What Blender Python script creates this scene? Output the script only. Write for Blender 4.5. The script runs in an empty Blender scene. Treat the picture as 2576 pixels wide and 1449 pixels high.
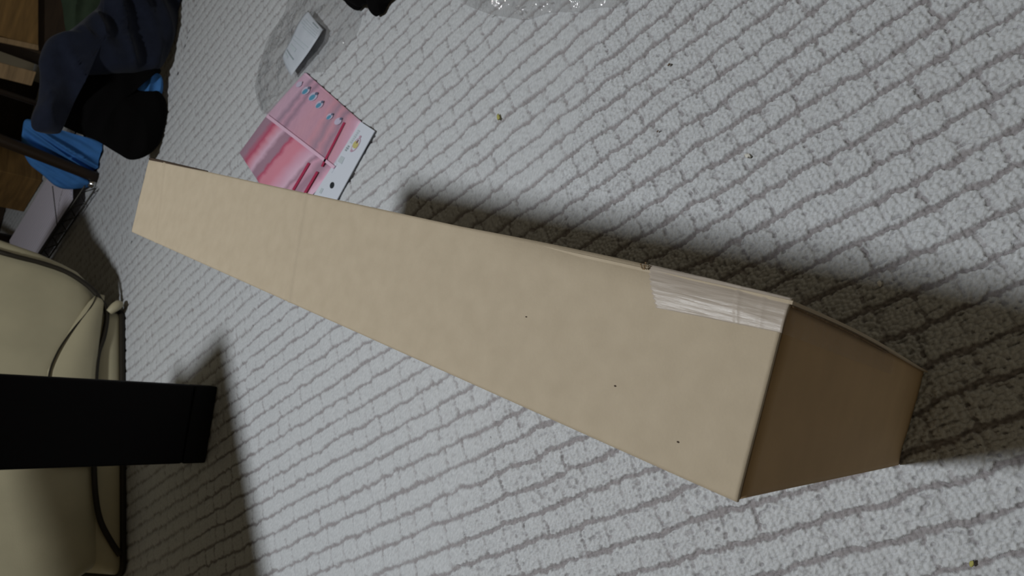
import bpy, bmesh, math, random
import numpy as np
from mathutils import Vector, Matrix, noise as mnoise

random.seed(7)
rng = np.random.default_rng(7)
scene = bpy.context.scene
COL = scene.collection

# ------------------------------------------------------------------ camera
CAM = np.array([0.08601148, -0.12265157, 0.90480502])
RC = np.array([[0.2680095960457499, -0.7254913914725639, -0.633903066191194],
               [-0.963382060652289, -0.20735747371611968, -0.1699937743195855],
               [-0.008115518513518993, 0.6562508049467612, -0.7544991844700597]])  # world axes in camera frame
FPX = 1616.227
cam_data = bpy.data.cameras.new('camera')
cam_data.sensor_width = 36.0
cam_data.lens = FPX / 2576 * 36.0
cam_data.clip_start = 0.02
cam_data.dof.use_dof = True
cam_data.dof.focus_distance = 0.58
cam_data.dof.aperture_fstop = 13.5
cam = bpy.data.objects.new('camera', cam_data)
COL.objects.link(cam)
right, down, fwd = Vector(RC[0]), Vector(RC[1]), Vector(RC[2])
m = Matrix((right, -down, -fwd)).transposed().to_4x4()
m.translation = Vector(CAM)
cam.matrix_world = m
scene.camera = cam

# ------------------------------------------------------------------ light, world, exposure
world = bpy.data.worlds.new('world')
scene.world = world
world.use_nodes = True
world.node_tree.nodes['Background'].inputs[0].default_value = (1.0, 0.93, 0.8, 1)
world.node_tree.nodes['Background'].inputs[1].default_value = 0.006
LAMP = Vector((-0.36, 0.85, 2.7))
ld = bpy.data.lights.new('ceiling_light', 'AREA')
ld.shape = 'DISK'
ld.size = 0.30
ld.energy = 46
ld.color = (0.93, 0.97, 1.0)
lamp = bpy.data.objects.new('ceiling_light', ld)
lamp.location = LAMP
COL.objects.link(lamp)
scene.view_settings.view_transform = 'Standard'
scene.view_settings.look = 'None'
scene.view_settings.exposure = 0.0
scene.view_settings.gamma = 1.0
scene.view_settings.use_curve_mapping = False


# ------------------------------------------------------------------ geometry helpers
def ray(u, v):
    return RC.T @ np.array([(u - 1288.0) / FPX, (v - 724.5) / FPX, 1.0])


def on_z(u, v, z=0.0):
    r = ray(u, v)
    return Vector(CAM + r * (z - CAM[2]) / r[2])


def on_plane(u, v, p0, n):
    r = ray(u, v)
    p0 = np.array(p0)
    n = np.array(n)
    return Vector(CAM + r * ((p0 - CAM) @ n) / (r @ n))


def on_y(u, v, y):
    return on_plane(u, v, (0, y, 0), (0, 1, 0))


def setp(o, label=None, cat=None, group=None, kind=None):
    if label: o['label'] = label
    if cat: o['category'] = cat
    if group: o['group'] = group
    if kind: o['kind'] = kind
    return o


def empty(name, loc, label=None, cat=None, group=None):
    o = bpy.data.objects.new(name, None)
    o.empty_display_size = 0.05
    COL.objects.link(o)
    o.location = loc
    return setp(o, label, cat, group)


def mesh_obj(name, verts, faces, mat, parent=None, smooth=False, uvs=None):
    me = bpy.data.meshes.new(name)
    me.from_pydata([tuple(v) for v in verts], [], faces)
    me.validate()
    if uvs is not None:
        ul = me.uv_layers.new(name='UVMap')
        for l in me.loops:
            ul.data[l.index].uv = uvs[l.vertex_index]
    if smooth:
        me.polygons.foreach_set('use_smooth', [True] * len(me.polygons))
    if mat: me.materials.append(mat)
    o = bpy.data.objects.new(name, me)
    COL.objects.link(o)
    if parent is not None:
        o.parent = parent
        o.matrix_parent_inverse = Matrix.Translation(-Vector(parent.location)) if parent.type == 'EMPTY' else Matrix.Identity(4)
    return o


def bm_obj(name, bm, mat, parent=None, smooth=False):
    bmesh.ops.recalc_face_normals(bm, faces=bm.faces)
    me = bpy.data.meshes.new(name)
    bm.to_mesh(me)
    bm.free()
    if smooth:
        me.polygons.foreach_set('use_smooth', [True] * len(me.polygons))
    if mat: me.materials.append(mat)
    o = bpy.data.objects.new(name, me)
    COL.objects.link(o)
    if parent is not None:
        o.parent = parent
        o.matrix_parent_inverse = Matrix.Translation(-Vector(parent.location)) if parent.type == 'EMPTY' else Matrix.Identity(4)
    return o


def hexa(bm, lo, hi, bevel=0.0):
    """slab from 4 lower points and 4 upper points (same order)"""
    vs = [bm.verts.new(p) for p in lo] + [bm.verts.new(p) for p in hi]
    fs = [(3, 2, 1, 0), (4, 5, 6, 7), (0, 1, 5, 4), (1, 2, 6, 5), (2, 3, 7, 6), (3, 0, 4, 7)]
    for f in fs: bm.faces.new([vs[i] for i in f])
    if bevel:
        es = [e for e in bm.edges if e.verts[0] in vs and e.verts[1] in vs]
        bmesh.ops.bevel(bm, geom=es, offset=bevel, segments=2, affect='EDGES', profile=0.5)


def tube(bm, pts, r, seg=8, radii=None, cap=True):
    pts = [Vector(p) for p in pts]
    rings = []
    up = Vector((0.13, 0.27, 0.95))
    for i, p in enumerate(pts):
        d = (pts[min(i + 1, len(pts) - 1)] - pts[max(i - 1, 0)]).normalized()
        a = d.cross(up)
        if a.length < 0.05: a = d.cross(Vector((1, 0, 0)))
        a.normalize()
        b = d.cross(a)
        rr = radii[i] if radii else r
        rings.append([bm.verts.new(p + a * math.cos(2 * math.pi * k / seg) * rr + b * math.sin(2 * math.pi * k / seg) * rr) for k in range(seg)])
    for r0, r1 in zip(rings, rings[1:]):
        for k in range(seg):
            bm.faces.new((r0[k], r0[(k + 1) % seg], r1[(k + 1) % seg], r1[k]))
    if cap:
        bm.faces.new(rings[0][::-1])
        bm.faces.new(rings[-1])


def smooth_path(pts, n=8):
    """Catmull-Rom through the points"""
    pts = [Vector(p) for p in pts]
    out = []
    for i in range(len(pts) - 1):
        p0, p1, p2, p3 = pts[max(i - 1, 0)], pts[i], pts[i + 1], pts[min(i + 2, len(pts) - 1)]
        for k in range(n):
            t = k / n
            out.append(0.5 * ((2 * p1) + (p2 - p0) * t + (2 * p0 - 5 * p1 + 4 * p2 - p3) * t * t + (3 * p1 - p0 - 3 * p2 + p3) * t ** 3))
    out.append(pts[-1])
    return out


# ------------------------------------------------------------------ materials
def mat(name, color, rough=0.7, spec=0.3, noise_amt=0.0, noise_scale=20, bump=0.0, bump_scale=200, bump_dist=0.001, stretch=None, sheen=0.0, metallic=0.0, second=None, coords='Object'):
    m = bpy.data.materials.new(name)
    m.use_nodes = True
    nt = m.node_tree
    b = nt.nodes['Principled BSDF']
    b.inputs['Base Color'].default_value = (*color, 1)
    b.inputs['Roughness'].default_value = rough
    b.inputs['Specular IOR Level'].default_value = spec
    b.inputs['Metallic'].default_value = metallic
    if sheen: b.inputs['Sheen Weight'].default_value = sheen
    tc = nt.nodes.new('ShaderNodeTexCoord')
    mp = nt.nodes.new('ShaderNodeMapping')
    nt.links.new(tc.outputs[coords], mp.inputs[0])
    if stretch: mp.inputs['Scale'].default_value = stretch
    if noise_amt or second:
        n = nt.nodes.new('ShaderNodeTexNoise')
        n.inputs['Scale'].default_value = noise_scale
        n.inputs['Detail'].default_value = 6
        nt.links.new(mp.outputs[0], n.inputs[0])
        r = nt.nodes.new('ShaderNodeValToRGB')
        c2 = second if second else tuple(c * (1 - noise_amt) for c in color)
        c1 = color if second else tuple(min(1, c * (1 + noise_amt)) for c in color)
        r.color_ramp.elements[0].color = (*c2, 1)
        r.color_ramp.elements[1].color = (*c1, 1)
        r.color_ramp.elements[0].position = 0.3
        r.color_ramp.elements[1].position = 0.7
        nt.links.new(n.outputs[0], r.inputs[0])
        nt.links.new(r.outputs[0], b.inputs['Base Color'])
    if bump:
        n2 = nt.nodes.new('ShaderNodeTexNoise')
        n2.inputs['Scale'].default_value = bump_scale
        n2.inputs['Detail'].default_value = 5
        nt.links.new(mp.outputs[0], n2.inputs[0])
        bp = nt.nodes.new('ShaderNodeBump')
        bp.inputs['Strength'].default_value = bump
        bp.inputs['Distance'].default_value = bump_dist
        nt.links.new(n2.outputs[0], bp.inputs['Height'])
        nt.links.new(bp.outputs[0], b.inputs['Normal'])
    return m


M = {}
M['wall'] = mat('cream_wall', (0.4, 0.33, 0.22), 0.9, bump=0.2)
M['ceiling'] = mat('ceiling_paint', (0.5, 0.45, 0.36), 0.9)
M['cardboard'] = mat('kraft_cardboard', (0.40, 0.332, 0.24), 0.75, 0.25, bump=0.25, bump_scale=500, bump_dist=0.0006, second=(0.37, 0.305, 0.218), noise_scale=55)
M['cardboard_shaded'] = mat('kraft_cardboard_shaded', (0.42, 0.29, 0.155), 0.8, 0.2, noise_amt=0.06, noise_scale=18, bump=0.2, bump_scale=400, bump_dist=0.0005)  # same kraft as the top, end face's shaded tone put into the colour
M['cardboard_edge'] = mat('cut_cardboard_edge', (0.17, 0.115, 0.065), 0.9, 0.1, noise_amt=0.3, noise_scale=300)
M['speck'] = mat('dark_fleck', (0.05, 0.035, 0.025), 0.9, 0.1)
M['table'] = mat('black_painted_wood', (0.0035, 0.0033, 0.004), 0.7, 0.12, bump=0.1, bump_scale=60, stretch=(1, 1, 12))
M['table_cap'] = mat('black_foot_cap', (0.003, 0.003, 0.0035), 0.7, 0.15)
M['sofa'] = mat('beige_woven_vinyl', (0.43, 0.385, 0.255), 0.55, 0.35, noise_amt=0.06, noise_scale=9, bump=0.3, bump_scale=350, bump_dist=0.0008)
M['piping'] = mat('dark_brown_piping', (0.018, 0.014, 0.008), 0.6, 0.3)
M['post'] = mat('dark_brown_post', (0.02, 0.011, 0.005), 0.5, 0.35)
M['wood'] = mat('warm_wood', (0.17, 0.095, 0.03), 0.55, 0.3, noise_amt=0.3, noise_scale=6, stretch=(1, 1, 9))
M['wood_pale'] = mat('pale_wood', (0.26, 0.17, 0.085), 0.6, 0.3, noise_amt=0.25, noise_scale=8, stretch=(1, 1, 9))
M['wood_shaded'] = mat('shaded_wood', (0.03, 0.017, 0.008), 0.6, 0.3, noise_amt=0.3, noise_scale=6, stretch=(1, 1, 9))  # deep shade at the room's far end put into this wood's colour
M['chrome'] = mat('chrome', (0.7, 0.7, 0.7), 0.2, 0.5, metallic=1.0)
M['wire'] = mat('dark_wire', (0.035, 0.032, 0.026), 0.4, 0.5, metallic=0.6)
M['sheet'] = mat('ribbed_white_sheet', (0.62, 0.58, 0.65), 0.6, 0.3)
M['navy'] = mat('navy_cotton', (0.011, 0.014, 0.026), 0.95, 0.1, noise_amt=0.15, noise_scale=30, bump=0.4, bump_scale=120, bump_dist=0.002, sheen=0.1)
M['black'] = mat('black_cotton', (0.0025, 0.0023, 0.0025), 0.95, 0.08, bump=0.4, bump_scale=120, bump_dist=0.002)
M['blue'] = mat('blue_cotton', (0.05, 0.17, 0.42), 0.9, 0.15, noise_amt=0.1, noise_scale=25, bump=0.3, bump_scale=120, bump_dist=0.002)
M['green'] = mat('dark_green_cloth', (0.03, 0.045, 0.028), 0.9, 0.1, noise_amt=0.15)
M['card'] = mat('white_header_card', (0.66, 0.7, 0.78), 0.45, 0.3)
M['ink_grey'] = mat('grey_ink', (0.3, 0.35, 0.38), 0.6)
M['ink_pale'] = mat('pale_grey_ink', (0.5, 0.56, 0.6), 0.6)
M['ink_black'] = mat('black_hole', (0.02, 0.025, 0.03), 0.7)
M['ink_pink'] = mat('mauve_ink', (0.5, 0.33, 0.42), 0.6)
M['ink_yellow'] = mat('yellow_ink', (0.55, 0.5, 0.2), 0.6)
M['ink_maroon'] = mat('maroon_ink', (0.2, 0.1, 0.12), 0.6)
M['ink_blue'] = mat('blue_ink', (0.1, 0.3, 0.45), 0.6)
M['ink_navy'] = mat('slate_ink', (0.12, 0.14, 0.22), 0.6)
M['ink_white'] = mat('pale_blue_ink', (0.55, 0.5, 0.64), 0.6)
M['ink_red'] = mat('crimson_ink', (0.42, 0.04, 0.1), 0.5)
M['lint'] = mat('white_lint', (0.7, 0.68, 0.62), 0.9)
M['lint_yellow'] = mat('yellow_lint', (0.4, 0.38, 0.12), 0.9)
M['lint_brown'] = mat('brown_crumb', (0.12, 0.08, 0.05), 0.9)


def clear_plastic(name, tint, opacity, rough=0.12, bump_scale=25, gloss=0.45):
    m = bpy.data.materials.new(name)
    m.use_nodes = True
    nt = m.node_tree
    for n in list(nt.nodes): nt.nodes.remove(n)
    out = nt.nodes.new('ShaderNodeOutputMaterial')
    tr = nt.nodes.new('ShaderNodeBsdfTransparent')
    tr.inputs[0].default_value = (0.98, 0.98, 0.98, 1)
    pr = nt.nodes.new('ShaderNodeBsdfPrincipled')
    pr.inputs['Base Color'].default_value = (*tint, 1)
    pr.inputs['Roughness'].default_value = 0.5
    gl = nt.nodes.new('ShaderNodeBsdfGlossy')
    gl.inputs['Roughness'].default_value = rough
    mix = nt.nodes.new('ShaderNodeMixShader')
    mix.inputs[0].default_value = opacity
    mix2 = nt.nodes.new('ShaderNodeMixShader')
    lw = nt.nodes.new('ShaderNodeLayerWeight')
    lw.inputs[0].default_value = 0.5
    pw = nt.nodes.new('ShaderNodeMath'); pw.operation = 'POWER'; pw.inputs[1].default_value = 4.0
    fr = nt.nodes.new('ShaderNodeMath'); fr.operation = 'MULTIPLY_ADD'
    fr.inputs[1].default_value = gloss; fr.inputs[2].default_value = gloss * 0.11
    nt.links.new(lw.outputs['Facing'], pw.inputs[0]); nt.links.new(pw.outputs[0], fr.inputs[0])
    nt.links.new(tr.outputs[0], mix.inputs[1]); nt.links.new(pr.outputs[0], mix.inputs[2])
    nt.links.new(mix.outputs[0], mix2.inputs[1]); nt.links.new(gl.outputs[0], mix2.inputs[2])
    nt.links.new(fr.outputs[0], mix2.inputs[0]); nt.links.new(mix2.outputs[0], out.inputs[0])
    tc = nt.nodes.new('ShaderNodeTexCoord')
    no = nt.nodes.new('ShaderNodeTexNoise')
    no.inputs['Scale'].default_value = bump_scale
    no.inputs['Detail'].default_value = 4
    bp = nt.nodes.new('ShaderNodeBump')
    bp.inputs['Strength'].default_value = 0.8
    bp.inputs['Distance'].default_value = 0.01
    nt.links.new(tc.outputs['Object'], no.inputs[0]); nt.links.new(no.outputs[0], bp.inputs['Height'])
    nt.links.new(bp.outputs[0], gl.inputs['Normal']); nt.links.new(bp.outputs[0], lw.inputs['Normal'])
    return m


M['plastic'] = clear_plastic('crumpled_clear_plastic', (0.7, 0.7, 0.71), 0.2, 0.08, 40, 0.9)
M['milky'] = clear_plastic('milky_plastic', (0.8, 0.62, 0.74), 0.16, gloss=0.3)


def tape_mat():
    m = bpy.data.materials.new('whitened_packing_tape')
    m.use_nodes = True
    nt = m.node_tree
    b = nt.nodes['Principled BSDF']
    out = nt.nodes['Material Output']
    b.inputs['Base Color'].default_value = (0.52, 0.45, 0.38, 1)  # whitish base puts the lamp's sheen into the clear tape's colour
    b.inputs['Specular IOR Level'].default_value = 0.9
    tc = nt.nodes.new('ShaderNodeTexCoord')
    mp = nt.nodes.new('ShaderNodeMapping')
    mp.inputs['Scale'].default_value = (420, 30, 60)
    no = nt.nodes.new('ShaderNodeTexNoise')
    no.inputs['Scale'].default_value = 1
    no.inputs['Detail'].default_value = 6
    nt.links.new(tc.outputs['Object'], mp.inputs[0]); nt.links.new(mp.outputs[0], no.inputs[0])
    r = nt.nodes.new('ShaderNodeMapRange')
    r.inputs['To Min'].default_value = 0.3
    r.inputs['To Max'].default_value = 0.55
    nt.links.new(no.outputs[0], r.inputs[0]); nt.links.new(r.outputs[0], b.inputs['Roughness'])
    bp = nt.nodes.new('ShaderNodeBump')
    bp.inputs['Strength'].default_value = 1.0
    bp.inputs['Distance'].default_value = 0.0008
    nt.links.new(no.outputs[0], bp.inputs['Height']); nt.links.new(bp.outputs[0], b.inputs['Normal'])
    tr = nt.nodes.new('ShaderNodeBsdfTransparent')
    mx = nt.nodes.new('ShaderNodeMixShader')
    mx.inputs[0].default_value = 0.6
    nt.links.new(tr.outputs[0], mx.inputs[1]); nt.links.new(b.outputs[0], mx.inputs[2]); nt.links.new(mx.outputs[0], out.inputs[0])
    return m


M['tape'] = tape_mat()


def carpet_mat():
    m = bpy.data.materials.new('loop_pile_carpet')
    m.use_nodes = True
    nt = m.node_tree
    b = nt.nodes['Principled BSDF']
    b.inputs['Roughness'].default_value = 0.95
    b.inputs['Specular IOR Level'].default_value = 0.15
    at = nt.nodes.new('ShaderNodeAttribute')
    at.attribute_name = 'pile'
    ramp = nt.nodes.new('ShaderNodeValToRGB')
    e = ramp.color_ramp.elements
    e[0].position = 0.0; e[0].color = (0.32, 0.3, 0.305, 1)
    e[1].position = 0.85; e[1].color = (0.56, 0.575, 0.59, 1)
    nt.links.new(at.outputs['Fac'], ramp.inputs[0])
    tc = nt.nodes.new('ShaderNodeTexCoord')
    mp = nt.nodes.new('ShaderNodeMapping')
    mp.inputs['Rotation'].default_value = (0, 0, math.radians(50))
    mp.inputs['Scale'].default_value = (130, 330, 100)
    nt.links.new(tc.outputs['Object'], mp.inputs[0])
    n1 = nt.nodes.new('ShaderNodeTexNoise')
    n1.inputs['Scale'].default_value = 1; n1.inputs['Detail'].default_value = 5
    nt.links.new(mp.outputs[0], n1.inputs[0])
    r2 = nt.nodes.new('ShaderNodeMapRange')
    r2.inputs['From Min'].default_value = 0.3; r2.inputs['From Max'].default_value = 0.7
    r2.inputs['To Min'].default_value = 0.84; r2.inputs['To Max'].default_value = 1.1
    nt.links.new(n1.outputs[0], r2.inputs[0])
    mul = nt.nodes.new('ShaderNodeMix'); mul.data_type = 'RGBA'; mul.blend_type = 'MULTIPLY'
    mul.inputs[0].default_value = 1
    nt.links.new(ramp.outputs[0], mul.inputs[6]); nt.links.new(r2.outputs[0], mul.inputs[7])
    nt.links.new(mul.outputs[2], b.inputs['Base Color'])
    bp = nt.nodes.new('ShaderNodeBump')
    bp.inputs['Strength'].default_value = 0.7; bp.inputs['Distance'].default_value = 0.0015
    nt.links.new(n1.outputs[0], bp.inputs['Height']); nt.links.new(bp.outputs[0], b.inputs['Normal'])
    return m


M['carpet'] = carpet_mat()
M['carpet_base'] = mat('carpet_backing', (0.3, 0.29, 0.29), 0.95, 0.1)

# ------------------------------------------------------------------ room shell
XL, XR, YB, YF, HC = -2.2, 2.4, -1.6, 5.0, 2.78


def slab(name, a, b, m, kind='structure', parent=None):
    bm = bmesh.new()
    x0, y0, z0 = a; x1, y1, z1 = b
    hexa(bm, [(x0, y0, z0), (x1, y0, z0), (x1, y1, z0), (x0, y1, z0)], [(x0, y0, z1), (x1, y0, z1), (x1, y1, z1), (x0, y1, z1)])
    o = bm_obj(name, bm, m, parent)
    if kind and parent is None: o['kind'] = kind
    return o


floor = slab('floor', (XL, YB, -0.06), (XR, YF, -0.012), M['carpet_base'])
slab('wall_left', (XL - 0.1, YB, -0.06), (XL, YF, HC), M['wall'])
slab('wall_right', (XR, YB, -0.06), (XR + 0.1, YF, HC), mat('pale_bounce_wall', (0.75, 0.66, 0.5), 0.9))  # unseen wall, paled to bounce more light into the shadows
slab('wall_back', (XL - 0.1, YF, -0.06), (XR + 0.1, YF + 0.1, HC), M['wall'])
slab('wall_front', (XL - 0.1, YB - 0.1, -0.06), (XR + 0.1, YB, HC), M['wall'])
slab('ceiling', (XL - 0.1, YB - 0.1, HC), (XR + 0.1, YF + 0.1, HC + 0.1), M['ceiling'])

# ------------------------------------------------------------------ carpet pile (height field of ribs cut into blocks)
TH = math.radians(-50)
PITCH = 0.0428
BLK = 0.047


def hsh(a, b, s=0):
    h = (a.astype(np.int64) * 374761393 + b.astype(np.int64) * 668265263 + s * 974634777) & 0xffffffff
    h = ((h ^ (h >> 13)) * 1274126177) & 0xffffffff
    return ((h ^ (h >> 16)) & 0xffffff) / float(0xffffff)


def vnoise(x, y, s=0):
    ix = np.floor(x); iy = np.floor(y)
    fx = x - ix; fy = y - iy
    fx = fx * fx * (3 - 2 * fx); fy = fy * fy * (3 - 2 * fy)
    a = hsh(ix, iy, s); b = hsh(ix + 1, iy, s); c = hsh(ix, iy + 1, s); d = hsh(ix + 1, iy + 1, s)
    return (a * (1 - fx) + b * fx) * (1 - fy) + (c * (1 - fx) + d * fx) * fy


def worley(x, y, s=0):
    ix = np.floor(x); iy = np.floor(y)
    best = np.full(x.shape, 9.0)
    for dx in (-1, 0, 1):
        for dy in (-1, 0, 1):
            cx = ix + dx; cy = iy + dy
            px = cx + 0.15 + 0.7 * hsh(cx, cy, s); py = cy + 0.15 + 0.7 * hsh(cx, cy, s + 1)
            best = np.minimum(best, (px - x) ** 2 + (py - y) ** 2)
    return np.sqrt(best)


def sst(a, b, x):
    t = np.clip((x - a) / (b - a), 0, 1)
    return t * t * (3 - 2 * t)


g0 = on_z(1776, 280)
N0 = -g0.x * math.sin(TH) + g0.y * math.cos(TH)


def pile(x, y):
    t = x * math.cos(TH) + y * math.sin(TH)
    n = -x * math.sin(TH) + y * math.cos(TH)
    w = worley(t / 0.0068, n / 0.0044, 11)
    w2 = vnoise(t / 0.006, n / 0.0025, 12)
    rag = (w - 0.4) * 0.055 + (vnoise(t / 0.006, n / 0.02, 21) - 0.5) * 0.05
    wob = (vnoise(t / 0.05, n / 0.05, 3) - 0.5) * 0.16 + (vnoise(t / 0.013, n / 0.03, 4) - 0.5) * 0.14
    q = (n - N0) / PITCH + wob
    row = np.floor(q); fr = q - row
    d = np.minimum(fr, 1 - fr)
    gw = 0.015 + 0.07 * vnoise(t / 0.02, row * 3.7 + (fr > 0.5) * 1.0, 5)
    c = t / BLK + hsh(row, row * 0 + 5, 6) + (vnoise(n / 0.012, t / 0.05, 7) - 0.5) * 0.12
    blk = np.floor(c); fc = c - blk
    bd = np.minimum(fc, 1 - fc)
    bi = np.where(fc > 0.5, blk + 1, blk)
    strength = 0.25 + 0.75 * hsh(row, bi, 8)
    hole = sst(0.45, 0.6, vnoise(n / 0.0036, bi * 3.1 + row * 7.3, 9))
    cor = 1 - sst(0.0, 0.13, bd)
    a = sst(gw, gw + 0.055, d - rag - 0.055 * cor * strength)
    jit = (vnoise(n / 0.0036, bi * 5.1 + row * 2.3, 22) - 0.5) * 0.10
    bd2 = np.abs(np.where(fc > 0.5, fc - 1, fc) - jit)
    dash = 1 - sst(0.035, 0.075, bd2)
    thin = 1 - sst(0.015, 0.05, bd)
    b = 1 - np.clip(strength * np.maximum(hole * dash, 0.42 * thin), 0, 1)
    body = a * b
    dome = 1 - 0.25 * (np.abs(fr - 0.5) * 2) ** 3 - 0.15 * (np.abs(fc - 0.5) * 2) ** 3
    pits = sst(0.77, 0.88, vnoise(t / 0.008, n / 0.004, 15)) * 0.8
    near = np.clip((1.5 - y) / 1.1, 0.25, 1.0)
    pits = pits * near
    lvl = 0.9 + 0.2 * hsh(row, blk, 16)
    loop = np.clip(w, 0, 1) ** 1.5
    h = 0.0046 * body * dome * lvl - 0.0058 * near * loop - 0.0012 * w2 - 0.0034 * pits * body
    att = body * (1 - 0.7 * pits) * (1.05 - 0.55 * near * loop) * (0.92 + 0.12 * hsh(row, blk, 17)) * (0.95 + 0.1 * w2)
    return h - 0.0045, att


def pile_zone(x0, x1, y0, y1, d):
    nx = int(round((x1 - x0) / d)) + 1; ny = int(round((y1 - y0) / d)) + 1
    xs = np.linspace(x0, x1, nx); ys = np.linspace(y0, y1, ny)
    X, Y = np.meshgrid(xs, ys)
    h, att = pile(X, Y)
    v = np.stack([X, Y, h], -1).reshape(-1, 3)
    i = (np.arange(ny - 1)[:, None] * nx + np.arange(nx - 1)[None, :]).reshape(-1)
    f = np.stack([i, i + 1, i + 1 + nx, i + nx], -1)
    return v, f, att.reshape(-1)


V, F, A = [], [], []
off = 0
for zone in ((-0.64, 0.86, -0.20, 0.62, 0.0013), (-1.0, 1.05, 0.62, 1.55, 0.0027), (-1.3, 1.3, 1.55, 2.6, 0.006), (-1.6, 1.6, 2.6, YF, 0.012),
             (-1.6, -0.64, -0.20, 0.62, 0.01), (0.86, 1.6, -0.20, 0.62, 0.01), (-1.6, 1.6, -1.0, -0.20, 0.01),
             (-1.6, -1.0, 0.62, 1.55, 0.012), (1.05, 1.6, 0.62, 1.55, 0.012), (-1.6, -1.3, 1.55, 2.6, 0.012), (1.3, 1.6, 1.55, 2.6, 0.012)):
    v, f, a = pile_zone(*zone)
    V.append(v); F.append(f + off); A.append(a); off += len(v)
V = np.concatenate(V); F = np.concatenate(F); A = np.concatenate(A)
me = bpy.data.meshes.new('carpet_pile')
me.vertices.add(len(V)); me.vertices.foreach_set('co', V.astype(np.float32).ravel())
me.loops.add(F.size); me.loops.foreach_set('vertex_index', F.astype(np.int32).ravel())
me.polygons.add(len(F))
me.polygons.foreach_set('loop_start', (np.arange(len(F)) * 4).astype(np.int32))
me.polygons.foreach_set('loop_total', np.full(len(F), 4, np.int32))
me.update(calc_edges=True)
me.polygons.foreach_set('use_smooth', np.ones(len(F), bool))
at = me.attributes.new('pile', 'FLOAT', 'POINT')
at.data.foreach_set('value', A.astype(np.float32))
me.materials.append(M['carpet'])
o = bpy.data.objects.new('carpet_pile', me)
COL.objects.link(o)
o.parent = floor
o['kind'] = 'stuff'

# ------------------------------------------------------------------ the long cardboard carton
BH = 0.529
A_, B_, C_, D_ = on_z(375, 400, BH), on_z(330, 583, BH), on_z(1853, 1264, BH), on_z(1985, 748, BH)
E_, F_ = on_z(2265, 1172, 0), on_z(2331, 930, 0)
A0 = Vector((A_.x, A_.y, 0)); B0 = Vector((B_.x, B_.y, 0))
T = 0.003
carton = empty('cardboard_box', (0.06, 0.5, 0), 'long narrow brown cardboard box with clear tape on one corner, standing on the carpet', 'box')
up = Vector((0, 0, 1))


def lerp(a, b, t): return a + (b - a) * t


# top panel: fine grid with two crease ridges, soft dents and a bulged taped edge
def crease_t(u, v):
    p = on_z(u, v, BH)
    return (p - D_).length / (A_ - D_).length


nx, ny = 48, 420
ys_crease = [(on_z(409, 430, BH).y, on_z(395, 600, BH).y), (on_z(765, 505, BH).y, on_z(727, 757, BH).y)]
verts = []; faces = []
for j in range(ny + 1):
    tj = j / ny
    for i in range(nx + 1):
        ti = i / nx                      # 0 = C/B side (left), 1 = D/A side (right)
        p = lerp(lerp(C_, D_, ti), lerp(B_, A_, ti), tj)
        h = 0.0
        for k, (ya, yb) in enumerate(ys_crease):
            yc = lerp(yb, ya, ti)
            dd = (p.y - yc) / 0.0032
            h += (0.0026 if k == 0 else 0.0018) * math.exp(-dd * dd) - 0.0008 * math.exp(-((p.y - yc - 0.006) / 0.003) ** 2)
        h += 0.0007 * mnoise.noise(Vector((p.x * 22, p.y * 9, 3)))
        # edge beside the tape is pressed round: drops and swells outward
        s = max(0.0, 1 - tj / 0.27)
        e = max(0.0, (ti - 0.86) / 0.14)
        h -= 0.006 * (e ** 2) * min(1, s * 2.2)
        swell = 0.0022 * math.sin(math.pi * min(1, tj / 0.27)) * (e ** 2) if tj < 0.27 else 0
        edge = min(i, nx - i, 3) / 3.0
        h -= 0.0007 * (1 - edge) ** 2
        verts.append((p.x + swell, p.y, p.z + h))
for j in range(ny):
    for i in range(nx):
        a = j * (nx + 1) + i
        faces.append((a, a + 1, a + nx + 2, a + nx + 1))
base = len(verts)
ring = [i for i in range(nx + 1)] + [j * (nx + 1) + nx for j in range(1, ny + 1)] + [ny * (nx + 1) + i for i in range(nx - 1, -1, -1)] + [j * (nx + 1) for j in range(ny - 1, 0, -1)]
for r in ring:
    v = verts[r]
    verts.append((v[0], v[1], v[2] - T))
L = len(ring)
for k in range(L):
    faces.append((ring[k], base + k, base + (k + 1) % L, ring[(k + 1) % L]))
faces.append(tuple(base + k for k in range(L - 1, -1, -1)))
o = mesh_obj('top_panel', verts, faces, M['cardboard'], carton)
o.data.polygons.foreach_set('use_smooth', [len(p.vertices) == 4 and p.index < nx * ny for p in o.data.polygons])

zt = BH - T - 0.0004


def panel(name, quad, thick_dir, thick, m, bevel=0.0006):
    bm = bmesh.new()
    quad = [Vector(q) for q in quad]
    td = Vector(thick_dir).normalized() * thick
    hexa(bm, quad, [q + td for q in quad], bevel)
    return bm_obj(name, bm, m, carton)


Dt = Vector((D_.x, D_.y, zt)); Ct = Vector((C_.x, C_.y, zt)); At = Vector((A_.x, A_.y, zt)); Bt = Vector((B_.x, B_.y, zt))
xdir = (D_ - C_).normalized(); ydir = (A_ - D_).normalized(); ydirl = (B_ - C_).normalized()
ins = 0.0012
# left side (faces the sofa) and far end
panel('side_panel', [E_ + xdir * .0004 + ydirl * .0045, Ct + xdir * ins + ydirl * .0045, Bt + xdir * ins, B0 + xdir * ins], xdir, T, M['cardboard_shaded'])
panel('end_panel', [A0 - ydir * 0.001, B0 - ydirl * 0.001, Bt - ydirl * 0.001, At - ydir * 0.001], -ydir, T, M['cardboard_shaded'])
panel('bottom_panel', [E_ + xdir * .004 + ydir * .008 + up * .0012, F_ - xdir * .004 + ydir * .008 + up * .0012, A0 - xdir * .004 + up * .0012, B0 + xdir * .004 + up * .0012], up, T, M['cardboard_shaded'])
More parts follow.
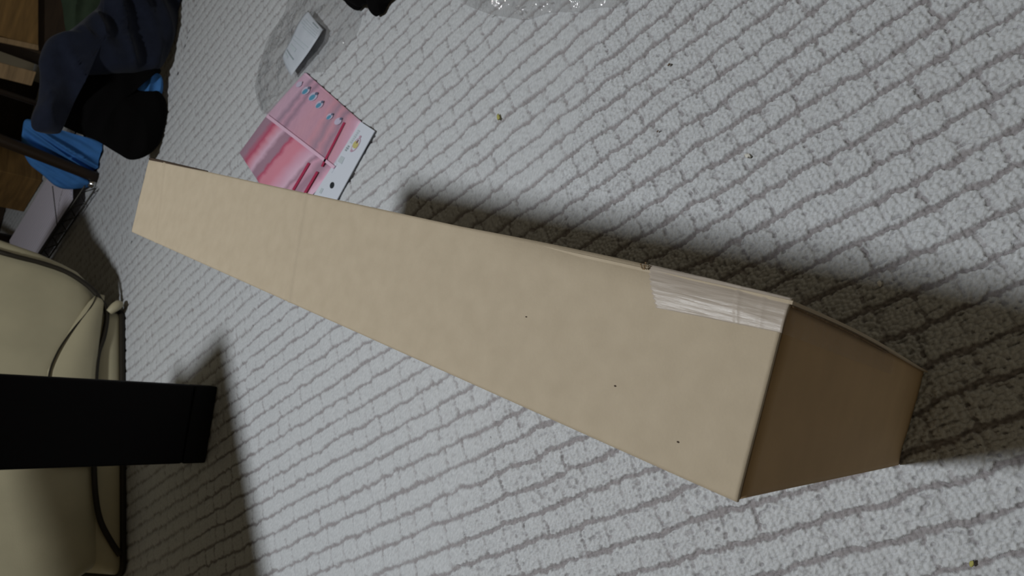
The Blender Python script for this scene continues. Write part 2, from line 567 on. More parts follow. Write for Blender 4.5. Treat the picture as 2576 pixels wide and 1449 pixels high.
# right side panel: its near cut edge bows out past the end panel and shows the corrugation
n = 26
verts = []; faces = []
for k in range(n + 1):
    t = k / n
    front = lerp(Vector((D_.x, D_.y, zt)), F_, t)
    bow = 0.0042 * math.sin(math.pi * min(1, t * 1.15)) if t < 0.87 else 0
    front = front + xdir * (0.0026 * math.sin(math.pi * t) * (1 - t) * 1.6 - 0.0012) - ydir * (0.0015 + bow * 0.5)
    back = lerp(At, A0, t)
    mid = lerp(front, back, 0.02) * 1.0
    for q in (front, back):
        verts.append(tuple(q)); verts.append(tuple(q - xdir * 0.0022))
for k in range(n):
    a = 4 * k; b = a + 4
    faces += [(a, b, b + 2, a + 2), (a + 1, a + 3, b + 3, b + 1), (a, a + 1, b + 1, b), (a + 2, b + 2, b + 3, a + 3)]
faces += [(0, 2, 3, 1), (4 * n, 4 * n + 1, 4 * n + 3, 4 * n + 2)]
mesh_obj('side_panel', verts, faces, M['cardboard'], carton)
# near end: outer panel slightly set in from the top edge, darker folded edge line around it
verts = []; faces = []
gn = 24
for j in range(gn + 1):
    for i in range(gn + 1):
        ti = i / gn; tj = j / gn
        p = lerp(lerp(Ct, Dt, 0.004 + 0.978 * ti), lerp(E_, F_, 0.003 + 0.985 * ti), 0.006 + 0.994 * tj)
        dent = 0.0018 * mnoise.noise(Vector((ti * 3.1, tj * 2.3, 8))) + 0.002 * math.sin(math.pi * ti) * math.sin(math.pi * tj)
        verts.append(tuple(p + ydir * (0.0016) - ydir * dent))
N2 = (gn + 1) ** 2
for k in range(N2):
    verts.append(tuple(Vector(verts[k]) + ydir * T))
for j in range(gn):
    for i in range(gn):
        a = j * (gn + 1) + i
        faces.append((a, a + gn + 1, a + gn + 2, a + 1))
        faces.append((N2 + a, N2 + a + 1, N2 + a + gn + 2, N2 + a + gn + 1))
ring = [i for i in range(gn + 1)] + [j * (gn + 1) + gn for j in range(1, gn + 1)] + [gn * (gn + 1) + i for i in range(gn - 1, -1, -1)] + [j * (gn + 1) for j in range(gn - 1, 0, -1)]
for k in range(len(ring)):
    a, b = ring[k], ring[(k + 1) % len(ring)]
    faces.append((a, b, N2 + b, N2 + a))
end = mesh_obj('end_panel', verts, faces, M['cardboard_shaded'], carton, smooth=True)
setp(end, 'near end panel with a fold line under the top edge')
# folded cardboard edge seen between end panel and right side panel
bm = bmesh.new()
pts = [lerp(Dt, F_, t) + xdir * (0.0022 * math.sin(math.pi * t) * (1 - t) * 1.6 - 0.0045) - ydir * (0.0012 + 0.0006 * math.sin(9 * t)) for t in np.linspace(0.004, 0.97, 24)]
tube(bm, pts[:14], 0.0007, 6)
bm_obj('fold_edge', bm, M['cardboard_edge'], carton, True)
bm = bmesh.new()
tube(bm, [lerp(Ct, Dt, t) + up * -0.0014 + ydir * 0.0012 for t in np.linspace(0.01, 0.93, 12)], 0.0012, 6)
bm_obj('dark_edge_line', bm, M['cardboard_edge'], carton, True)
bm = bmesh.new()
tube(bm, [lerp(A_, D_, t) + xdir * 0.0006 - up * 0.0012 for t in np.linspace(0.002, 0.22, 12)], 0.0012, 6, radii=[0.0022 * (1 - i / 13) + .0004 for i in range(12)])  # dark line along the far stretch of the right top edge
bm_obj('dark_edge_line', bm, M['speck'], carton, True)
# torn nick on the right edge, far corner staple, small flecks
bm = bmesh.new()
q = on_z(1617, 668, BH + 0.0005)
for k in range(9):
    c = q + Vector((random.uniform(-.0022, .0022), random.uniform(-.002, .002), random.uniform(-.001, .0006)))
    bmesh.ops.create_icosphere(bm, subdivisions=1, radius=random.uniform(.0005, .0011), matrix=Matrix.Translation(c))
bm_obj('torn_nick', bm, M['cardboard_edge'], carton)
for (u, v, r) in ((412, 425, .0016), (410, 415, .001), (1706, 1112, .0007), (1547, 971, .0006), (1323, 797, .0005)):
    bm = bmesh.new()
    bmesh.ops.create_icosphere(bm, subdivisions=1, radius=r, matrix=Matrix.Translation(on_z(u, v, BH + 0.0003)) @ Matrix.Diagonal((1, 1.6, 0.3, 1)))
    bm_obj('fleck', bm, M['speck'], carton)
# tape: strip on top with serrated far end, wrapping the near edge and running down the end panel
far_l = on_z(1652, 775, BH); far_r = on_z(1622, 672, BH)
nl = on_z(1967, 838, BH)
verts = []; faces = []
rows = 60; cols = 18
for j in range(rows + 1):
    tj = j / rows
    for i in range(cols + 1):
        ti = i / cols
        nearp = lerp(nl, D_ + xdir * 0.0004, ti)
        zig = 0.0016 * (abs(((ti * 9) % 1) - 0.5) * 2 - 0.5)
        farp = lerp(far_l, far_r + xdir * .001, ti) + ydir * zig
        p = lerp(nearp, farp, tj)
        tt = (p - lerp(D_, A_, 0)).dot(ydir) / (A_ - D_).length
        e = max(0.0, 1 - (D_ + ydir * ((p - D_).dot(ydir)) - p).dot(xdir) / (0.14 * 0.12))
        s = max(0.0, 1 - tt / 0.27)
        h = -0.006 * (min(1, e) ** 2) * min(1, s * 2.2) + 0.0007 * mnoise.noise(Vector((p.x * 22, p.y * 9, 3)))
        wr = 0.0005 * mnoise.noise(Vector((p.x * 260, p.y * 40, 1))) + 0.0006 * max(0, 1 - abs(tj - 0.33) / 0.02) + 0.0004 * max(0, 1 - abs(tj - 0.16) / 0.02)
        swell = 0.0022 * math.sin(math.pi * min(1, tt / 0.27)) * (min(1, e) ** 2) if 0 < tt < .27 else 0
        verts.append((p.x + swell, p.y, BH + h + 0.0007 + wr))
for j in range(rows):
    for i in range(cols):
        a = j * (cols + 1) + i
        faces.append((a, a + 1, a + cols + 2, a + cols + 1))
tape = mesh_obj('packing_tape', verts, faces, M['tape'], carton, smooth=True)
tape['label'] = 'clear packing tape with a serrated end, lamp sheen whitened into its colour'
sm = tape.modifiers.new('thick', 'SOLIDIFY'); sm.thickness = 0.0002
# end strip
verts = []; faces = []
fr = (nl - C_).length / (D_ - C_).length
rows = 20
for j in range(rows + 1):
    tj = j / rows * 0.62
    a = lerp(lerp(Ct, Dt, fr), lerp(E_, F_, fr), tj) - ydir * (0.0012 if j else 0.0004) + up * (0 if j else .0035)
    b = lerp(lerp(Ct, Dt, .985), lerp(E_, F_, .96), tj) - ydir * (0.0012 if j else 0.0004) + up * (0 if j else .0035)
    for i in range(6):
        p = lerp(a, b, i / 5) - ydir * 0.0008 * mnoise.noise(Vector((i * .9, j * .5, 2)))
        verts.append(tuple(p))
for j in range(rows):
    for i in range(5):
        a = j * 6 + i
        faces.append((a, a + 6, a + 7, a + 1))
M['tape2'] = clear_plastic('clear_tape', (0.42, 0.27, 0.14), 0.10, 0.5, 60, 0.05)
mesh_obj('packing_tape', verts, faces, M['tape2'], carton, smooth=True)

# ------------------------------------------------------------------ black table leaning into the frame
table = empty('black_table', (-0.55, 1.62, 0), 'black table, only its wide flat leg in view, in front of the beige sofa', 'table')
b1, b2 = on_z(549, 973, 0), on_z(518, 1165, 0)
ld_ = (b2 - b1).normalized()
bk = Vector((-ld_.y, ld_.x, 0))
if bk.y < 0: bk = -bk
HT = 0.66
bm = bmesh.new()
lo = [b1, b2, b2 + bk * 0.05, b1 + bk * 0.05]
cap = 0.065
hexa(bm, [Vector((p.x, p.y, cap)) for p in lo], [Vector((p.x, p.y, HT - 0.001)) for p in lo], 0.006)
bm_obj('leg', bm, M['table'], table)
bm = bmesh.new()
hexa(bm, [Vector((p.x, p.y, 0.001)) for p in lo], [Vector((p.x, p.y, cap - 0.001)) for p in lo], 0.004)
bm_obj('foot_cap', bm, M['table_cap'], table)
# second leg at the hidden far side and the top
dd = Vector((-0.67, -0.74, 0)).normalized(); nn = Vector((-0.74, 0.67, 0)).normalized()
c0 = Vector((-0.335, 1.475, 0)) - dd * 0.035 - nn * 0.02
lo = [c0, c0 + dd * 1.25, c0 + dd * 1.25 + nn * 0.62, c0 + nn * 0.62]
bm = bmesh.new()
hexa(bm, [Vector((p.x, p.y, HT)) for p in lo], [Vector((p.x, p.y, HT + 0.03)) for p in lo], 0.008)
bm_obj('table_top', bm, M['table'], table)
bm = bmesh.new()
q0 = c0 + dd * 1.1 + nn * 0.1
lo = [q0, q0 + dd * 0.05, q0 + dd * 0.05 + nn * 0.2, q0 + nn * 0.2]
hexa(bm, [Vector((p.x, p.y, 0.001)) for p in lo], [Vector((p.x, p.y, HT - 0.001)) for p in lo], 0.006)
bm_obj('leg', bm, M['table'], table)

# ------------------------------------------------------------------ beige sofa with dark piping
SA = on_z(312, 770, 0); SB = on_z(315, 1170, 0)
sd = (SB - SA).normalized(); sb = Vector((sd.y, -sd.x, 0))
if sb.y < 0: sb = -sb
sofa = empty('sofa', SA + sd * 0.45 + sb * 0.3, 'low beige sofa with dark brown piping behind the black table leg', 'sofa')


def sofa_ring(z, sl, sr, off, depth, rad=0.05, n=64, taper=0.16):
    """plan outline with rounded corners, narrowing towards the back; point list in world"""
    cs = [(sl, off), (sr, off), (sr - taper, off + depth), (sl + taper, off + depth)]
    pts = []
    for i in range(4):
        p = Vector(cs[i]); q0 = (Vector(cs[i - 1]) - p).normalized(); q1_ = (Vector(cs[(i + 1) % 4]) - p).normalized()
        a = p + q0 * rad; b = p + q1_ * rad
        for k in range(8):
            t = k / 7
            pts.append((1 - t) ** 2 * a + 2 * t * (1 - t) * p + t * t * b)
        nxt = Vector(cs[(i + 1) % 4]) - q1_ * rad
        for k in range(1, 8):
            pts.append(lerp(b, nxt, k / 8))
    return [SA + sd * p.x + sb * p.y + Vector((0, 0, z)) for p in pts]


def loft(name, rings, m, parent, dispf=None):
    verts = []; faces = []
    n = len(rings[0])
    for r in rings: verts += [tuple(p) for p in r]
    for j in range(len(rings) - 1):
        for k in range(n):
            faces.append((j * n + k, j * n + (k + 1) % n, (j + 1) * n + (k + 1) % n, (j + 1) * n + k))
    faces.append(tuple(range(n - 1, -1, -1)))
    faces.append(tuple((len(rings) - 1) * n + k for k in range(n)))
    return mesh_obj(name, verts, faces, m, parent, smooth=True)


R = []
for z, sl, sr, off in ((0.004, .03, .93, .012), (0.012, .012, .95, .0), (0.05, .02, .94, -.006), (0.085, .035, .92, .004), (0.10, .05, .90, .014)):
    R.append(sofa_ring(z, sl, sr, off, 0.66))
loft('base', R, M['sofa'], sofa)
R = []
NB = 22
prof = [(0.066, -.01, .90, .03), (0.085, -.05, .92, .006), (0.12, -.09, .94, -.012), (0.16, -.125, .97, -.02), (0.2, -.145, .99, -.02), (0.28, -.175, 1.02, -.02), (0.38, -.20, 1.05, -.014),
        (0.5, -.24, 1.08, .0), (0.6, -.32, 1.1, .01), (0.66, -.34, 1.1, .02), (0.7, -.30, 1.06, .05)]
for z, sl, sr, off in prof:
    R.append(sofa_ring(z, sl, sr, off, 0.72))
cush = loft('cushion', R, M['sofa'], sofa)
for v in cush.data.vertices:
    p = v.co
    dsp = 0.010 * mnoise.noise(Vector((p.x * 5, p.y * 5, p.z * 4))) 
    s = (p - SA).dot(sd); b = (p - SA).dot(sb)
    if b < 0.2:   # sewn corner gusset bulging beside the seam
        seam_s = 0.06 + 0.20 * min(1, max(0, (p.z - 0.09) / 0.14))
        if 0.02 < s < 0.62 and p.z < 0.25:
            dsp += 0.0
    v.co = p - sb * dsp
bm = bmesh.new()


def SP(s, z, off=0.0): return SA + sd * s + Vector((0, 0, z)) + sb * off


# bottom piping and the piping between base and cushion, front corner piping
PIP = 0.0085
tube(bm, [p for p in sofa_ring(0.0095, .008, .955, -.004, 0.67)] + [sofa_ring(0.0095, .008, .955, -.004, 0.67)[0]], 0.009, 8)
bm_obj('bottom_piping', bm, M['piping'], sofa, True)
bm = bmesh.new()
path = smooth_path([SP(-.20, .60, -.02), SP(-.142, .44, -.02), SP(-.118, .36, -.03), SP(-.104, .27, -.034), SP(-.082, .195, -.036), SP(-.045, .13, -.03), SP(-.005, .088, -.02), SP(.03, .066, -.012), SP(.07, .062, -.01), SP(.14, .072, -.012), SP(.22, .092, -.016), SP(.34, .1, -.018), SP(.45, .102, -.018), SP(.59, .1, -.018), SP(.70, .094, -.018), SP(.78, .078, -.014), SP(.85, .045, -.012), SP(.89, .02, -.01)])
tube(bm, path, PIP, 8)
bm_obj('piping', bm, M['piping'], sofa, True)
bm = bmesh.new()
path = smooth_path([SP(-.03, .098, -.028), SP(.02, .112, -.03), SP(.07, .135, -.03), SP(.12, .165, -.03), SP(.17, .192, -.03), SP(.23, .218, -.03), SP(.30, .236, -.03), SP(.4, .24, -.028)])
tube(bm, path, 0.0032, 6, radii=[0.0008 + 0.0022 * min(1, i / 12) for i in range(len(path))])
bm_obj('seam', bm, M['piping'], sofa, True)
# puffed gusset between seam and piping
verts = []; faces = []
gus = 16
for j in range(gus + 1):
    t = j / gus
    s = -.02 + .62 * t
    lo_z = 0.075 + 0.025 * min(1, t * 2.2)
    hi_z = 0.098 + (0.238 - 0.098) * min(1, (t / 0.5)) ** 0.8
    for i in range(9):
        w = i / 8
        z = lo_z + (hi_z - lo_z) * w
        bul = 0.016 * math.sin(math.pi * w) * min(1, t * 5 + .1)
        verts.append(tuple(SP(s, z, -.020 - bul)))
for j in range(gus):
    for i in range(8):
        a = j * 9 + i
        faces.append((a, a + 9, a + 10, a + 1))
g = mesh_obj('corner_gusset', verts, faces, M['sofa'], sofa, smooth=True)
s_ = g.modifiers.new('thick', 'SOLIDIFY'); s_.thickness = 0.004; s_.offset = -1
# small knotted tab at the corner
bm = bmesh.new()
tube(bm, smooth_path([SP(.045, .058, -.02), SP(.03, .045, -.03), SP(.012, .03, -.028), SP(.005, .02, -.012)]), 0.014, 8, radii=[0.011 + 0.006 * math.sin(math.pi * i / 24) for i in range(25)])
bm_obj('corner_tab', bm, M['sofa'], sofa, True)

# ------------------------------------------------------------------ things at the far end: rack, posts, boxes
FP = on_z(246, 464, 0)
rack = empty('wire_rack', FP + Vector((-.3, .2, 0)), 'wire storage rack with a ribbed white shelf liner, beside the sofa', 'shelf rack')
ZS = 0.018
r0 = on_z(240, 474, ZS); r1 = on_z(128, 640, ZS)
rd = (r1 - r0).normalized(); rb = Vector((-rd.y, rd.x, 0))
if rb.y < 0: rb = -rb
RL = 1.0
RD = 0.40


def truss(z, name, back=0.0):
    bm = bmesh.new()
    a0 = Vector((r0.x, r0.y, z)) + rb * back; a1 = a0 + rd * RL
    up_ = up * 0.04
    tube(bm, [a0, a1], 0.0035, 6)
    tube(bm, [a0 + up_, a1 + up_], 0.0035, 6)
    k = 18
    zz = []
    for i in range(k + 1):
        zz.append(lerp(a0, a1, i / k) + (up_ if i % 2 else Vector((0, 0, 0))))
    tube(bm, zz, 0.0026, 5)
    return bm_obj(name, bm, M['wire'], rack, True)


truss(ZS, 'shelf_wire')
truss(ZS, 'shelf_wire', RD)
truss(0.9, 'shelf_wire')
# ribbed liner lying on the shelf: real ribs
zl = ZS + 0.045
bm = bmesh.new()
a = Vector((r0.x, r0.y, zl)) + rb * 0.02 + rd * 0.13
nr = 17
for i in range(nr):
    y0 = i * 0.021
    lo = [a + rb * y0, a + rd * (RL - .16) + rb * y0, a + rd * (RL - .16) + rb * (y0 + .0135), a + rb * (y0 + .0135)]
    hexa(bm, lo, [q + up * 0.008 for q in lo])
lo = [a, a + rd * (RL - .16), a + rd * (RL - .16) + rb * (nr * .021), a + rb * (nr * .021)]
hexa(bm, [q - up * .003 for q in lo], lo)
setp(bm_obj('shelf_liner', bm, M['sheet'], rack), 'ribbed pale grey shelf liner')
for (sx, sy) in ((RL, 0), (0.0, RD), (RL, RD)):
    bm = bmesh.new()
    p = Vector((r0.x, r0.y, 0)) + rd * sx + rb * sy
    tube(bm, [p + up * 0.03, p + up * 1.2], 0.024 if sx and sy else 0.0125, 12)
    leg = bm_obj('pole', bm, M['post'], rack, True)
    bm = bmesh.new()
    tube(bm, [p + up * 0.001, p + up * 0.012, p + up * 0.02, p + up * 0.032], 0.012, 12, radii=[.017, .017, .009, .009])
    bm_obj('foot', bm, M['chrome'], rack, True)
# near corner upright: thick dark brown post, slightly out of plumb, on a chrome foot
pf = on_z(238, 464, 0)
bm = bmesh.new()
tube(bm, [pf + up * 0.001, pf + up * 0.010, pf + up * 0.014, pf + up * 0.024], 0.012, 12, radii=[.02, .02, .016, .016])
bm_obj('foot', bm, M['chrome'], rack, True)
pb = on_plane(256, 452, pf, (0, 1, 0))
ptop = on_plane(-60, 328, (0, pf.y, 0), (0, 1, 0))
dv = (ptop - pb)
bm = bmesh.new()
tube(bm, [pb + dv * t for t in np.linspace(0, 1.35, 8)], 0.024, 14)
setp(bm_obj('post', bm, M['post'], rack, True), 'thick dark brown corner post')
bm = bmesh.new()
a = Vector((r0.x, r0.y, 0.95)) - rd * .02
lo = [a, a + rd * (RL + .04), a + rd * (RL + .04) + rb * .44, a + rb * .44]
hexa(bm, lo, [q + up * .02 for q in lo])
bm_obj('shade_shelf', bm, M['wood_shaded'], rack)  # unseen board added to keep the lamp's light off the rack
# thin hanging cord over the liner
bm = bmesh.new()
tube(bm, smooth_path([on_z(132, 468, zl + .06), on_z(137, 510, zl + .03), on_z(143, 560, zl + .012), on_z(145, 578, zl + .012)]), 0.002, 5)
setp(bm_obj('cord', bm, M['wire'], None, True), 'thin dark cord lying across the ribbed shelf liner', 'cord')


def face_box(name, px, y, depth, m, label, cat, zmin=None):
    """box whose front face spans the given pixel corners on the plane at distance y"""
    P = [on_y(u, v, y) for u, v in px]
    bm = bmesh.new()
    hexa(bm, P, [p + Vector((0, depth, 0)) for p in P], 0.004)
    o = bm_obj(name, bm, m)
    return setp(o, label, cat)


# brown box on the rack shelf (below the top of frame at the left)
z0 = 0.001
pB = on_z(106, 456, z0); pB.z = 0
pE = on_z(58, 566, z0); BLn = (pE - pB).dot(rd)
bm = bmesh.new()
lo = [pB + up * z0, pB + rd * BLn + up * z0, pB + rd * BLn + rb * .24 + up * z0, pB + rb * .24 + up * z0]
hexa(bm, lo, [q + up * 0.55 for q in lo], .004)
setp(bm_obj('brown_box', bm, M['wood']), 'brown wooden box standing just behind the wire rack', 'box')

# wooden cabinet further right, behind the clothes
cab = empty('wooden_cabinet', (0.9, 3.72, 0), 'wooden cabinet, its body darkened for deep shade, with warm brown drawer fronts behind the heap of clothes', 'cabinet')
YC = 3.45


def cab_part(name, px, y, depth, m, extra=None):
    P = [on_y(u, v, y) for u, v in px]
    bm = bmesh.new()
    hexa(bm, P, [p + Vector((0, depth, 0)) for p in P], 0.003)
    return bm_obj(name, bm, m, cab)


cab_part('drawer_front', [(-150, -160), (97, -40), (97, 118), (-150, 48)], YC, 0.02, M['wood'])
cab_part('drawer_rail', [(-150, 60), (97, 113), (98, 127), (-150, 75)], YC - .012, 0.03, M['wood_pale'])
cab_part('door_stile', [(-150, 118), (92, 181), (80, 216), (-150, 158)], YC - .005, 0.02, M['wood_pale'])
P0 = on_y(97, 127, YC)
bm = bmesh.new()
x0, x1 = 0.5, 1.9
hexa(bm, [(x0, YC + .03, .02), (x1, YC + .03, .02), (x1, YC + .5, .02), (x0, YC + .5, .02)], [(x0, YC + .03, 1.3), (x1, YC + .03, 1.3), (x1, YC + .5, 1.3), (x0, YC + .5, 1.3)], .004)
bm_obj('body', bm, M['wood_shaded'], cab)
bm = bmesh.new()
hexa(bm, [(x0 + .03, YC + .05, .001), (x1 - .03, YC + .05, .001), (x1 - .03, YC + .45, .001), (x0 + .03, YC + .45, .001)], [(x0 + .03, YC + .05, .019), (x1 - .03, YC + .05, .019), (x1 - .03, YC + .45, .019), (x0 + .03, YC + .45, .019)])
bm_obj('plinth', bm, M['wood_shaded'], cab)
bm = bmesh.new()
hexa(bm, [(x0 - .02, YC - .14, 1.32), (x1, YC - .14, 1.32), (x1, YC + .5, 1.32), (x0 - .02, YC + .5, 1.32)], [(x0 - .02, YC - .14, 1.35), (x1, YC - .14, 1.35), (x1, YC + .5, 1.35), (x0 - .02, YC + .5, 1.35)], .004)
bm_obj('top', bm, M['wood_shaded'], cab)

bm = bmesh.new()  # added board hides the cream wall so the background stays shade-dark
hexa(bm, [(-1.1, 4.72, .001), (.48, 4.72, .001), (.48, 4.75, .001), (-1.1, 4.75, .001)], [(-1.1, 4.78, 1.7), (.48, 4.78, 1.7), (.48, 4.81, 1.7), (-1.1, 4.81, 1.7)], .003)
setp(bm_obj('dark_backdrop', bm, M['wood_shaded']), 'dark brown board added to keep the space behind the brown wooden box dark', 'board')

# ------------------------------------------------------------------ heap of clothes
q1 = on_z(452, 0, 0); q2 = on_z(402, 395, 0)
cd = (q2 - q1).normalized()
ch = Vector((cd.y, -cd.x, 0))
if ch.y > 0: ch = -ch                       # towards the camera
def tilt_n(deg):
    a = math.radians(deg)
    return (ch * math.cos(a) + up * math.sin(a)).normalized()


def garment(name, outline, m, label, cat, lift, thick, folds, seed, center=None, fold_dir=0.0, amp=0.02, group=None, base_pt=None):
    """soft closed body: outline on the leaning heap plane, swollen both ways, with fold ridges"""
    cn = tilt_n(lift)
    base = q1
    if base_pt is not None:
        base = base_pt; cn = Vector((-0.05, -1, 0.12)).normalized()
    pts = [on_plane(u, v, base, cn) for u, v in outline]
    dense = []
    n = len(pts)
    for i in range(n):
        p0, p1, p2, p3 = pts[(i - 1) % n], pts[i], pts[(i + 1) % n], pts[(i + 2) % n]
        for k in range(8):
            t = k / 8
            dense.append(0.5 * ((2 * p1) + (p2 - p0) * t + (2 * p0 - 5 * p1 + 4 * p2 - p3) * t * t + (3 * p1 - p0 - 3 * p2 + p3) * t ** 3))
    c = on_plane(center[0], center[1], base, cn) if center else sum(dense, Vector()) / len(dense)
    e1 = cd; e2 = cn.cross(cd)
    fd = e1 * math.cos(fold_dir) + e2 * math.sin(fold_dir)
    fp = cn.cross(fd)
    RN = 26
    verts = []; faces = []
    nd = len(dense)
    for sgn in (1, -1):
        for r in range(RN + 1):
            f = math.sin(math.pi / 2 * r / RN)
            for p in dense:
                q = lerp(c, p, f)
                sw = math.sqrt(max(0, 1 - (f ** 2.6)))
                h = thick * sw * (1 if sgn > 0 else 0.5)
                if sgn > 0:
                    a = (q - c).dot(fp) * folds; b = (q - c).dot(fd)
                    w = mnoise.noise(Vector((a, b * 3 + 0.6 * math.sin(a), seed)))
                    w2 = mnoise.noise(Vector((a * 2.3 + 5, b * 6, seed + 4)))
                    ridge = (1 - abs(w) * 2) ** 1
                    h += amp * (ridge - 0.4) * min(1, sw * 1.6) + amp * 0.5 * w2 * sw
                q = q + cn * h * sgn
                if q.z < 0.004: q.z = 0.004
                verts.append(tuple(q))
    for s in range(2):
        for r in range(RN):
            for k in range(nd):
                a = s * (RN + 1) * nd + r * nd + k; b = s * (RN + 1) * nd + r * nd + (k + 1) % nd
                fc = (a, a + nd, b + nd, b)
                faces.append(fc if s == 0 else fc[::-1])
    o = mesh_obj(name, verts, faces, m, None, smooth=True)
    bmm = bmesh.new(); bmm.from_mesh(o.data); bmesh.ops.remove_doubles(bmm, verts=bmm.verts, dist=0.0005); bmm.to_mesh(o.data); bmm.free()
    return setp(o, label, cat, 'clothes heaped beside the rack')


garment('green_shirt', [(150, -60), (260, -40), (270, 40), (215, 95), (172, 92), (158, 20)], M['green'], 'dark green cloth glimpsed behind the navy garment', 'clothing', 40, 0.03, 12, 1.0)
garment('blue_shirt', [(66, 300), (110, 312), (180, 335), (240, 352), (288, 375), (296, 405), (272, 432), (262, 452), (235, 468), (175, 476), (140, 468), (105, 438), (74, 412), (55, 372), (56, 330)], M['blue'],
        'crumpled bright blue shirt under the black garment', 'clothing', 27, 0.03, 22, 2.0, fold_dir=1.2, amp=0.04, base_pt=Vector((0, pf.y + 0.05, 0)))
garment('blue_cloth', [(340, 222), (352, 205), (378, 182), (400, 186), (410, 205), (406, 240), (380, 262), (345, 250)], M['blue'], 'small patch of bright blue cloth sticking out between navy and black garments', 'clothing', 20, 0.02, 20, 3.0, amp=0.012)
garment('black_sweater', [(170, 190), (260, 165), (345, 160), (392, 165), (404, 182), (372, 190), (346, 226), (385, 232), (405, 235), (424, 268), (428, 292), (405, 355), (372, 390), (330, 402), (295, 385), (240, 352), (185, 330), (140, 300), (150, 240)], M['black'],
        'bulky black sweater hanging lowest in the clothes heap', 'clothing', 15, 0.045, 9, 4.0, amp=0.02, center=(290, 280))
garment('navy_jacket', [(270, -60), (360, -80), (452, -60), (456, 20), (440, 90), (418, 150), (392, 178), (330, 185), (240, 188), (175, 195), (152, 235), (148, 300), (150, 335), (90, 330), (78, 300), (95, 250), (100, 190), (98, 150), (120, 100), (165, 85), (215, 45), (250, 10)], M['navy'],
        'dark navy jacket draped on top of the clothes heap', 'clothing', 3, 0.045, 7.5, 5.0, center=(250, 110), fold_dir=0.6, amp=0.055)

# ------------------------------------------------------------------ pink package with white header card
ZP = 0.007
pkg = empty('pink_package', on_z(780, 340, 0), 'flat pink striped package with a white header card, half hidden behind the cardboard box', 'package')
hc = [on_z(907, 306, ZP), on_z(942, 329, ZP), on_z(826, 540, ZP), on_z(770, 520, ZP)]
ha = (hc[3] - hc[0]).normalized()       # along header
hb = (hc[1] - hc[0]).normalized()
# keep clear of the carton side (x > 0.125)
def clipx(a, b, x=0.127):
    if b.x >= x: return b
    t = (a.x - x) / (a.x - b.x)
    return lerp(a, b, t)
hc[3] = clipx(hc[0], hc[3]); hc[2] = clipx(hc[1], hc[2])
bm = bmesh.new()
hexa(bm, [p - up * 0.0025 for p in hc], hc, 0.0004)
setp(bm_obj('header_card', bm, M['card'], pkg), 'white header card')


def flat_poly(name, px, z, m, parent, th=0.0004, mirror_clip=True):
    P = [on_z(u, v, z) for u, v in px]
    bm = bmesh.new()
    f = [bm.verts.new(p) for p in P]
    g = [bm.verts.new(p - up * th) for p in P]
    bm.faces.new(f); bm.faces.new(g[::-1])
    for i in range(len(P)):
        j = (i + 1) % len(P)
        bm.faces.new((f[i], g[i], g[j], f[j]))
    return bm_obj(name, bm, m, parent)


def oval(u, v, a, b, ang, n=16):
    ca, sa = math.cos(ang), math.sin(ang)
    return [(u + a * math.cos(2 * math.pi * k / n) * ca - b * math.sin(2 * math.pi * k / n) * sa, v + a * math.cos(2 * math.pi * k / n) * sa + b * math.sin(2 * math.pi * k / n) * ca) for k in range(n)]


def strip(a, b, w):
    (x0, y0), (x1, y1) = a, b
    l = math.hypot(x1 - x0, y1 - y0); nx_, ny_ = -(y1 - y0) / l * w / 2, (x1 - x0) / l * w / 2
    return [(x0 + nx_, y0 + ny_), (x1 + nx_, y1 + ny_), (x1 - nx_, y1 - ny_), (x0 - nx_, y0 - ny_)]


zp = ZP + 0.0009
an = math.atan2(62, -40)
hd = (-38, 60)
# lettering line: short grey glyph bars
for k in range(11):
    if k in (7,): continue
    t0 = k / 11; t1 = t0 + 0.062
    a = (903 + (868 - 903) * t0, 328 + (381 - 328) * t0); b = (903 + (868 - 903) * t1, 328 + (381 - 328) * t1)
    flat_poly('lettering', strip(a, b, 4.5 if k % 3 else 6), zp, M['ink_grey'] if k > 7 else M['ink_pale'], pkg)
flat_poly('emblem', oval(895, 364, 20, 7, math.radians(122)), zp, M['ink_pink'], pkg)
flat_poly('emblem', oval(895, 364, 17, 5.2, math.radians(122)), zp + .0003, M['card'], pkg)
flat_poly('emblem', oval(894, 364, 10, 6.5, math.radians(115)), zp + .0006, M['ink_yellow'], pkg)
flat_poly('emblem', oval(899, 356, 6, 1.8, math.radians(122)), zp + .0009, M['ink_maroon'], pkg)
flat_poly('emblem', oval(906, 344, 3.5, 2.5, math.radians(122)), zp + .0004, M['ink_pink'], pkg)
flat_poly('emblem', oval(884, 379, 4, 3, math.radians(122)), zp + .0004, M['ink_pink'], pkg)
flat_poly('printed_symbol', [(858, 392), (867, 397), (859, 413), (849, 406)], zp, M['ink_pale'], pkg)
flat_poly('lettering', strip((846, 411), (832, 434), 5), zp, M['card'], pkg)
flat_poly('lettering', strip((811, 474), (805, 486), 6), zp, M['ink_pale'], pkg)
flat_poly('hang_hole', oval(835, 466, 8.5, 5.3, math.radians(105)), zp, M['ink_black'], pkg)


